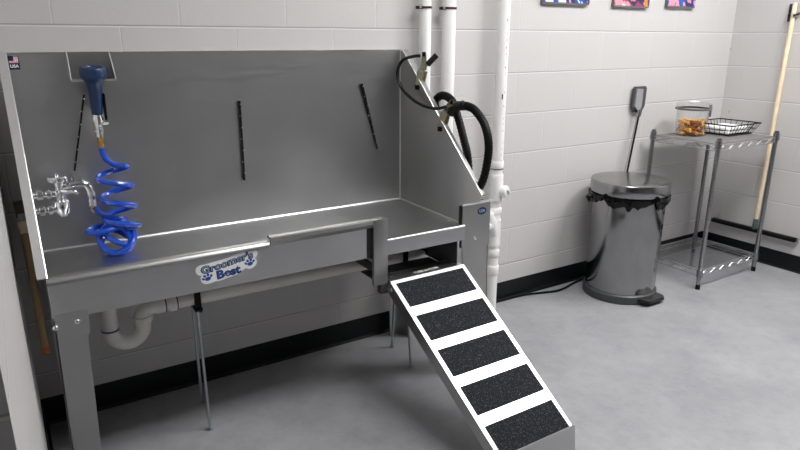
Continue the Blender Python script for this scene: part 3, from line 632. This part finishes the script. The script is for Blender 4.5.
# ------------------------------------------------------------------ brush standing in the gap at the left
lb = thing('long_handled_brush', 'brown long handled brush hanging in the gap left of the tub', 'brush', (-.398, -.4, .3))
ta, tb_ = V((-.384, -.16, .885)), V((-.382, -.40, .46)); d = (tb_-ta).normalized()
bm = B(); tube(bm, [ta+d*.09, tb_], .0115, 14); obj('handle', bm, M['tan'], lb)
bm = B(); tube(bm, [ta+d*.065, ta+d*.070, ta+d*.085, ta+d*.09, ta+d*.105], [.012, .016, .016, .0135, .0125], 14); obj('ferrule', bm, M['wood'], lb)
bm = B(); tube(bm, [ta+d*.04, ta+d*.066], .011, 14); obj('collar', bm, M['lgrey'], lb)
bm = B(); prism(bm, [ta+V((-.016, -.02, .0)), ta+V((.016, -.02, 0)), ta+V((.014, -.02, -.045)), ta+V((-.014, -.02, -.045))], (0, .05, .0)); obj('brush_head', bm, M['brown'], lb, False)
bm = B(); tube(bm, [tb_-d*.022, tb_-d*.018, tb_], [.0118, .0125, .0122], 14); obj('handle_tip', bm, M['redtip'], lb)

# ------------------------------------------------------------------ step-on bin
BX, BY = 2.452, -.262
bn = thing('pedal_bin', 'round brushed steel pedal bin with lid against the block wall', 'trash can', (BX, BY, 0))
bm = B(); lathe(bm, [(0, .045), (.186, .045), (.188, .05), (.192, .56), (.192, .575), (.180, .575), (.176, .10), (0, .10)], (BX, BY, 0), (0, 0, 1), 64); obj('body', bm, M['bin'], bn)
bm = B(); lathe(bm, [(0, .001), (.197, .001), (.200, .006), (.198, .044), (.190, .050), (0, .050)], (BX, BY, 0), (0, 0, 1), 64); obj('base_ring', bm, M['grey'], bn)
bm = B(); lathe(bm, [(.190, .592), (.205, .592), (.2075, .596), (.2075, .652), (.204, .657), (.188, .659), (.10, .662), (0, .663)], (BX, BY, 0), (0, 0, 1), 64); lathe(bm, [(0, .600), (.195, .600)], (BX, BY, 0), (0, 0, 1), 64); obj('lid', bm, M['bin'], bn)
bm = B(); box(bm, BX-.06, BX+.06, BY+.17, BY+.205, .50, .64, .008); obj('hinge_housing', bm, M['grey'], bn)
bm = B(); pr = [(-.088, .01), (-.085, -.035), (-.060, -.058), (.060, -.058), (.085, -.035), (.088, .01)]
prism(bm, [(BX+.012+x, BY-.185+y, .020) for x, y in pr], (0, 0, .014)); pdl = obj('pedal', bm, M['blackg'], bn, False)
bm = B(); prism(bm, [(BX+.012+x*.9, BY-.186+y*.92, .0345) for x, y in pr], (0, 0, .004)); obj('pedal_plate', bm, M['bin'], pdl, False)
# liner folded over the rim
bm = B(); seg = 96; rings = []
rr = random.Random(11)
ph = [rr.uniform(0, 6.28) for _ in range(6)]
def wav(a, k): return sum(math.sin(a*f+ph[i]+k) / (1+i*.35) for i, f in enumerate((5, 9, 14, 23, 31)))
for j, (r_, z_) in enumerate([(.184, .540), (.186, .585), (.196, .594), (.207, .588), (.208, .570), (.201, .552), (.1945, .542)]):
    row = []
    for k in range(seg):
        a_ = 2*PI*k/seg; w_ = wav(a_, j*.35)
        dz = 0 if j < 2 else (w_*.0035 if j < 5 else w_*(.009 if j == 5 else .0135)); dr = 0 if j < 3 else abs(w_)*.0042
        row.append(bm.verts.new(V((BX+(r_+dr)*math.cos(a_), BY+(r_+dr)*math.sin(a_), z_+dz))))
    rings.append(row)
for A2, B2 in zip(rings, rings[1:]):
    for k in range(seg): bm.faces.new((A2[k], A2[(k+1) % seg], B2[(k+1) % seg], B2[k]))
for a_, s_ in ((math.radians(150), 1.0), (math.radians(-30), .9), (math.radians(200), .6)):   # bunched corners of the bag
    c_ = V((BX+.214*math.cos(a_), BY+.214*math.sin(a_), .573)); r0_ = V((math.cos(a_), math.sin(a_), 0)); t_ = V((-r0_.y, r0_.x, 0))
    q = [c_+t_*.032*s_, c_-t_*.028*s_, c_+V((0, 0, -.048*s_))+r0_*.004, c_+r0_*.026*s_+V((0, 0, -.010))]
    vs = [bm.verts.new(x) for x in q]
    for f in ((0, 1, 3), (1, 2, 3), (2, 0, 3), (0, 2, 1)): bm.faces.new([vs[i] for i in f])
t = obj('bin_liner', bm, M['liner'], None, origin=(BX, BY, .5), angle=25); tag(t, 'shiny black plastic bag folded over the rim of the pedal bin', 'bag')

# scooper standing behind the bin
sc = thing('pet_waste_scoop', 'dark grey scoop on a long thin handle, head up against the wall', 'scoop', (2.70, -.04, .3))
bm = B(); rod(bm, (2.660, -.052, .46), (2.757, -.040, .985), .0055, 8); obj('handle', bm, M['blackg'], sc)
bm = B(); rod(bm, (2.635, -.050, .46), (2.738, -.044, .985), .0035, 8); obj('spring_rod', bm, M['wire'], sc)
def pan(u0, u1, z0, z1, m, y0, nm):
    bm = B(); sk = .045
    P4 = lambda u, z, y: V((2.765+u+(z-1.05)*sk, y, z))
    ol = [(u0*.55, z0), (u1*.55, z0), (u1, z0+.035), (u1*.98, z1-.012), (u1*.8, z1), (u0*.8, z1), (u0*.98, z1-.012), (u0, z0+.035)]
    prism(bm, [P4(u, z, y0) for u, z in ol], (0, -.014, 0))
    return obj(nm, bm, m, sc, False)
pan(-.058, .054, .975, 1.122, M['grey'], -.010, 'scoop_pan')
bm = B(); P5 = lambda u, z, y: V((2.765+u+(z-1.05)*.045, y, z))
prism(bm, [P5(-.046, 1.008, -.024), P5(-.012, .985, -.030), P5(.004, 1.01, -.030), P5(.000, 1.108, -.030), P5(-.046, 1.112, -.024)], (0, -.012, 0)); obj('rake_half', bm, M['lgrey'], sc, False)
bm = B(); lathe(bm, [(.005, 0), (.010, .004), (.011, .035), (.007, .045)], (2.752, -.040, .95), (.18, 0, 1), 10); obj('socket', bm, M['grey'], sc)

# ------------------------------------------------------------------ wire shelf
PX0, PX1, PY0, PY1 = 2.868, 3.440, -.480, -.068
sh = thing('wire_shelf_unit', 'two tier chrome wire shelf unit in the right corner', 'shelf', (3.15, -.27, 0))
for x, y in ((PX0, PY0), (PX1, PY0), (PX1, PY1), (PX0, PY1)):
    bm = B(); prof = [(0, .03), (.0125, .03)]; z = .03
    while z < .85: prof += [(.0125, z+.021), (.0113, z+.022), (.0113, z+.0245), (.0125, z+.0255)]; z += .0255
    prof += [(.0125, .858), (0, .860)]
    lathe(bm, prof, (x, y, 0), (0, 0, 1), 14); p_ = obj('post', bm, M['post'], sh)
    bm = B(); lathe(bm, [(0, 0), (.013, 0), (.013, .022), (.0095, .026), (.0095, .032), (0, .032)], (x, y, 0), (0, 0, 1), 14); obj('foot', bm, M['black'], p_)
    for zc in (.838, .098):
        bm = B(); lathe(bm, [(.0125, -.024), (.019, -.022), (.0165, .022), (.0125, .024)], (x, y, zc), (0, 0, 1), 14); obj('collar', bm, M['post'], p_)
def truss(z, name):
    bm = B(); e = .012
    cs = [(PX0, PY0), (PX1, PY0), (PX1, PY1), (PX0, PY1)]
    for i in range(4):
        a_, b_ = V((*cs[i], z)), V((*cs[(i+1) % 4], z)); d_ = (b_-a_).normalized(); L = (b_-a_).length
        a_ = a_+d_*e; b_ = b_-d_*e; L -= 2*e
        rod(bm, a_+V((0, 0, .012)), b_+V((0, 0, .012)), .0034, 8); rod(bm, a_-V((0, 0, .018)), b_-V((0, 0, .018)), .0034, 8)
        n_ = int(L/.045); zz = []
        for k in range(n_+1): zz.append(a_+d_*(L*k/n_)+V((0, 0, .010 if k % 2 else -.016)))
        tube(bm, zz, .0026, 6)
    for k in range(1, 22): x = PX0+(PX1-PX0)*k/22; rod(bm, (x, PY0, z+.013), (x, PY1, z+.013), .0016, 6)
    for y in (PY0+.14, PY1-.14): rod(bm, (PX0, y, z+.009), (PX1, y, z+.009), .003, 6)
    return obj(name, bm, M['wire'], sh)
truss(.822, 'wire_shelf'); truss(.098, 'wire_shelf')
bm = B(); box(bm, PX0+.008, PX1-.008, PY0+.006, PY1-.006, .8368, .8398); tag(obj('shelf_liner', bm, M['mat'], None, False, origin=(3.15, -.27, .8368)), 'flat grey liner sheet lying on the top wire shelf', 'shelf liner')
bm = B(); box(bm, PX0+.014, PX1-.014, PY0+.014, PY1-.014, .1128, .1148); tag(obj('shelf_liner', bm, clear_plastic('clear_liner', (.93, .93, .94)), None, False, origin=(3.15, -.27, .1128)), 'clear grey liner sheet lying on the bottom wire shelf', 'shelf liner')

# treat jar
ZS = .8398; JX, JY = 3.062, -.178
jr = thing('treat_jar', 'clear round jar with clamp lid half full of treats on the shelf', 'jar', (JX, JY, ZS))
bm = B(); lathe(bm, [(0, .0), (.082, .0), (.087, .006), (.088, .150), (.086, .150), (.085, .008), (.078, .004), (0, .004)], (JX, JY, ZS), (0, 0, 1), 40); obj('body', bm, M['jar'], jr)
bm = B(); lathe(bm, [(.086, .148), (.100, .150), (.101, .158), (.086, .160)], (JX, JY, ZS), (0, 0, 1), 40); obj('gasket', bm, M['gasket'], jr)
bm = B(); lathe(bm, [(.096, .160), (.098, .164), (.097, .184), (.090, .188), (0, .189)], (JX, JY, ZS), (0, 0, 1), 40); lid = obj('lid', bm, M['jarlid'], jr)
bm = B(); box(bm, JX-.03, JX+.03, JY-.018, JY+.018, ZS+.191, ZS+.197, .002); obj('lid_knob', bm, M['white'], lid)
bm = B(); box(bm, JX+.094, JX+.102, JY-.052, JY-.036, ZS+.105, ZS+.175, .002); obj('clasp', bm, M['gasket'], jr)
# the biscuits: one mesh per tint, copied
def biscuit(m, name):
    bm = B(); L = .024
    tube(bm, [V((-L, 0, 0)), V((-L*.4, 0, 0)), V((L*.4, 0, 0)), V((L, 0, 0))], [.0105, .0085, .0085, .0105], 8)
    for sx in (-1, 1):
        for sy in (-1, 1): bmesh.ops.create_uvsphere(bm, u_segments=8, v_segments=6, radius=.0105, matrix=Matrix.Translation((sx*L*1.05, sy*.0072, 0)))
    return obj(name, bm, m)
bis = [biscuit(M['treat'], 'dog_biscuit'), biscuit(M['treat2'], 'dog_biscuit')]
rr = random.Random(5); cnt = 0
labs = ['golden bone shaped biscuit in the clear treat jar', 'dark brown bone shaped biscuit in the clear treat jar']
for layer in range(4):
    z = ZS+.017+layer*.0195
    for ringr, m_ in ((.056, 7), (.020, 2)):
        for k in range(m_):
            an = 2*PI*(k+.5*(layer % 2)+rr.uniform(-.12, .12))/m_
            i = 1 if rr.random() < .38 else 0; first = cnt < 2 and True
            o = bis[i]
            if o.get('label'): o = o.copy(); C.objects.link(o)
            o.location = (JX+ringr*math.cos(an), JY+ringr*math.sin(an), z+rr.uniform(-.001, .003))
            o.rotation_euler = (rr.uniform(-.25, .25), rr.uniform(-.45, .45), an+PI/2+rr.uniform(-.30, .30))
            tag(o, labs[i], 'dog treat', ['golden biscuits in the jar', 'brown biscuits in the jar'][i]); cnt += 1

# black wire basket with towels
KX, KY = 3.300, -.245
bk = thing('wire_basket', 'shallow black wire basket holding white towels on the shelf', 'basket', (KX, KY, ZS))
def rect(hx, hy, z): return [V((KX+sx*hx, KY+sy*hy, z)) for sx, sy in ((-1, -1), (1, -1), (1, 1), (-1, 1))]
b0, b1, b2 = rect(.118, .100, ZS+.005), rect(.130, .112, ZS+.034), rect(.150, .130, ZS+.066)
bm = B()
for rc, r_ in ((b0, .0028), (b1, .002), (b2, .0038)):
    for i in range(4): rod(bm, rc[i], rc[(i+1) % 4], r_, 8)
obj('rim_wires', bm, M['blackg'], bk)
bm = B()
for i in range(4):
    n_ = 9 if i % 2 == 0 else 7
    for k in range(n_+1):
        f = k/n_; rod(bm, b0[i].lerp(b0[(i+1) % 4], f), b2[i].lerp(b2[(i+1) % 4], f), .0018, 6)
obj('side_wires', bm, M['blackg'], bk)
bm = B()
for k in range(1, 10): f = k/10; rod(bm, b0[0].lerp(b0[1], f), b0[3].lerp(b0[2], f), .0018, 6)
obj('bottom_wires', bm, M['blackg'], bk)
for k, (x, lab) in enumerate(((-.055, 'folded white cloth in the wire basket, next to the jar'), (.055, 'folded white cloth in the wire basket, on the far side from the jar'))):
    bm = B()
    for j in range(2): box(bm, KX+x-.050, KX+x+.050, KY-.080, KY+.080, ZS+.0085+j*.0195, ZS+.0085+j*.0195+.019, .007)
    tag(obj('folded_cloth', bm, M['towel'], None, origin=(KX+x, KY, ZS+.0085)), lab, 'cloth', 'cloths in the wire basket')

# ------------------------------------------------------------------ squeegee hanging on the right wall
WX = XR
sq = thing('floor_squeegee', 'wide black floor squeegee on a pale wooden pole hung on the right wall', 'squeegee', (WX-.03, -.36, .2))
tp, bt = V((WX-.030, -.372, 1.590)), V((WX-.036, -.362, .272))
bm = B(); tube(bm, [bt, tp-V((0, 0, .012)), tp], [.0125, .0125, .009], 14); obj('handle', bm, M['wood'], sq)
bm = B(); tube(bm, [bt-V((0, 0, .055)), bt-V((0, 0, .02)), bt+V((0, 0, .012))], [.017, .0165, .0145], 14); obj('ferrule', bm, M['green'], sq)
bm = B(); box(bm, WX-.052, WX-.018, -.618, -.072, .196, .222, .004); hd = obj('squeegee_bar', bm, M['black'], sq)
bm = B(); box(bm, WX-.017, WX-.008, -.623, -.068, .199, .219); obj('blade', bm, M['lgrey'], sq, False)
hk = thing('tool_holder', 'dark blue tool holder on the right wall gripping the wooden pole', 'hook', (WX-.02, -.37, 1.53))
bm = B(); box(bm, WX-.014, WX-.001, -.372, -.332, 1.485, 1.585, .003); obj('back_plate', bm, M['snavy'], hk)
for s in (-1, 1):
    bm = B(); tube(bm, smooth_path([(WX-.010, -.372+s*.020, 1.53), (WX-.032, -.372+s*.024, 1.525), (WX-.052, -.372+s*.012, 1.52)], 4), .007, 10); obj('grip_arm', bm, M['blackg'], hk)

# ------------------------------------------------------------------ paintings (only their lower edges are in the frame)
W1, P1, MG, NB, BL, OR, BK = (.82, .80, .78), (.72, .32, .40), (.35, .04, .16), (.02, .02, .10), (.01, .09, .45), (.7, .25, .06), (.01, .01, .015)
pal = [[(0, W1), (.42, BL), (.49, NB), (.56, P1), (.60, BK)], [(0, W1), (.38, P1), (.45, MG), (.53, NB), (.60, OR)], [(0, W1), (.36, P1), (.43, NB), (.50, BL), (.57, P1)]]
for k, (x0, x1, zb, lab) in enumerate(((1.955, 2.285, 1.552, 'canvas with blue and black paint on white, nearest the white pipes'), (2.475, 2.765, 1.550, 'canvas with magenta and orange paint on white, the middle one'), (2.925, 3.185, 1.560, 'canvas with purple and blue paint on white, nearest the room corner'))):
    t = thing('canvas_painting', lab, 'painting', ((x0+x1)/2, -.02, zb), 'canvas paintings on the back wall')
    bm = B(); box(bm, x0, x1, -.018, 0, zb, zb+.40); obj('stretched_canvas', bm, M['canvas'], t, False)
    bm = B(); box(bm, x0+.001, x1-.001, -.020, -.0182, zb+.009, zb+.399); obj('painted_face', bm, abstract_paint('paint%d' % k, 3.1*k+1, pal[k]), t, False)

# ------------------------------------------------------------------ cord on the floor
bm = B(); tube(bm, smooth_path([(1.60, -.022, .007), (1.78, -.022, .007), (1.936, -.028, .007), (2.06, -.060, .007), (2.14, -.082, .007), (2.22, -.075, .007), (2.30, -.052, .007), (2.42, -.03, .007), (2.60, -.025, .007)], 6), .0062, 8)
t = obj('power_cord', bm, M['black'], None, origin=(2.1, -.05, 0)); tag(t, 'black cord lying on the floor along the wall behind the bin', 'cord')

# ------------------------------------------------------------------ camera, world, view
f, yaw, pitch, roll = 628.90125, .559966329, .288806696, .00272611667
cy_, sy_, cp_, sp_ = math.cos(yaw), math.sin(yaw), math.cos(pitch), math.sin(pitch)
F = V((sy_*cp_, cy_*cp_, -sp_)); r0 = V((cy_, -sy_, 0)); u0 = r0.cross(F)
Rv = math.cos(roll)*r0+math.sin(roll)*u0; Uv = -math.sin(roll)*r0+math.cos(roll)*u0
cam = bpy.data.cameras.new('camera'); co_ = bpy.data.objects.new('camera', cam); C.objects.link(co_)
cam.sensor_width = 36; cam.lens = f*36/800; cam.clip_start = .01
co_.matrix_world = Matrix(((Rv.x, Uv.x, -F.x, -.385654245), (Rv.y, Uv.y, -F.y, -2.43114562), (Rv.z, Uv.z, -F.z, 1.38624849), (0, 0, 0, 1)))
s = bpy.context.scene; s.camera = co_
w = bpy.data.worlds.new('world'); s.world = w; w.use_nodes = True
w.node_tree.nodes['Background'].inputs['Color'].default_value = (.8, .85, .9, 1); w.node_tree.nodes['Background'].inputs['Strength'].default_value = .3
vs = s.view_settings; vs.view_transform = 'Standard'; vs.look = 'None'; vs.gamma = 1; vs.use_curve_mapping = False; vs.exposure = 0.26
s.cycles.max_bounces = 10; s.cycles.transparent_max_bounces = 12; s.cycles.sample_clamp_indirect = 6
s.cycles.use_denoising = True
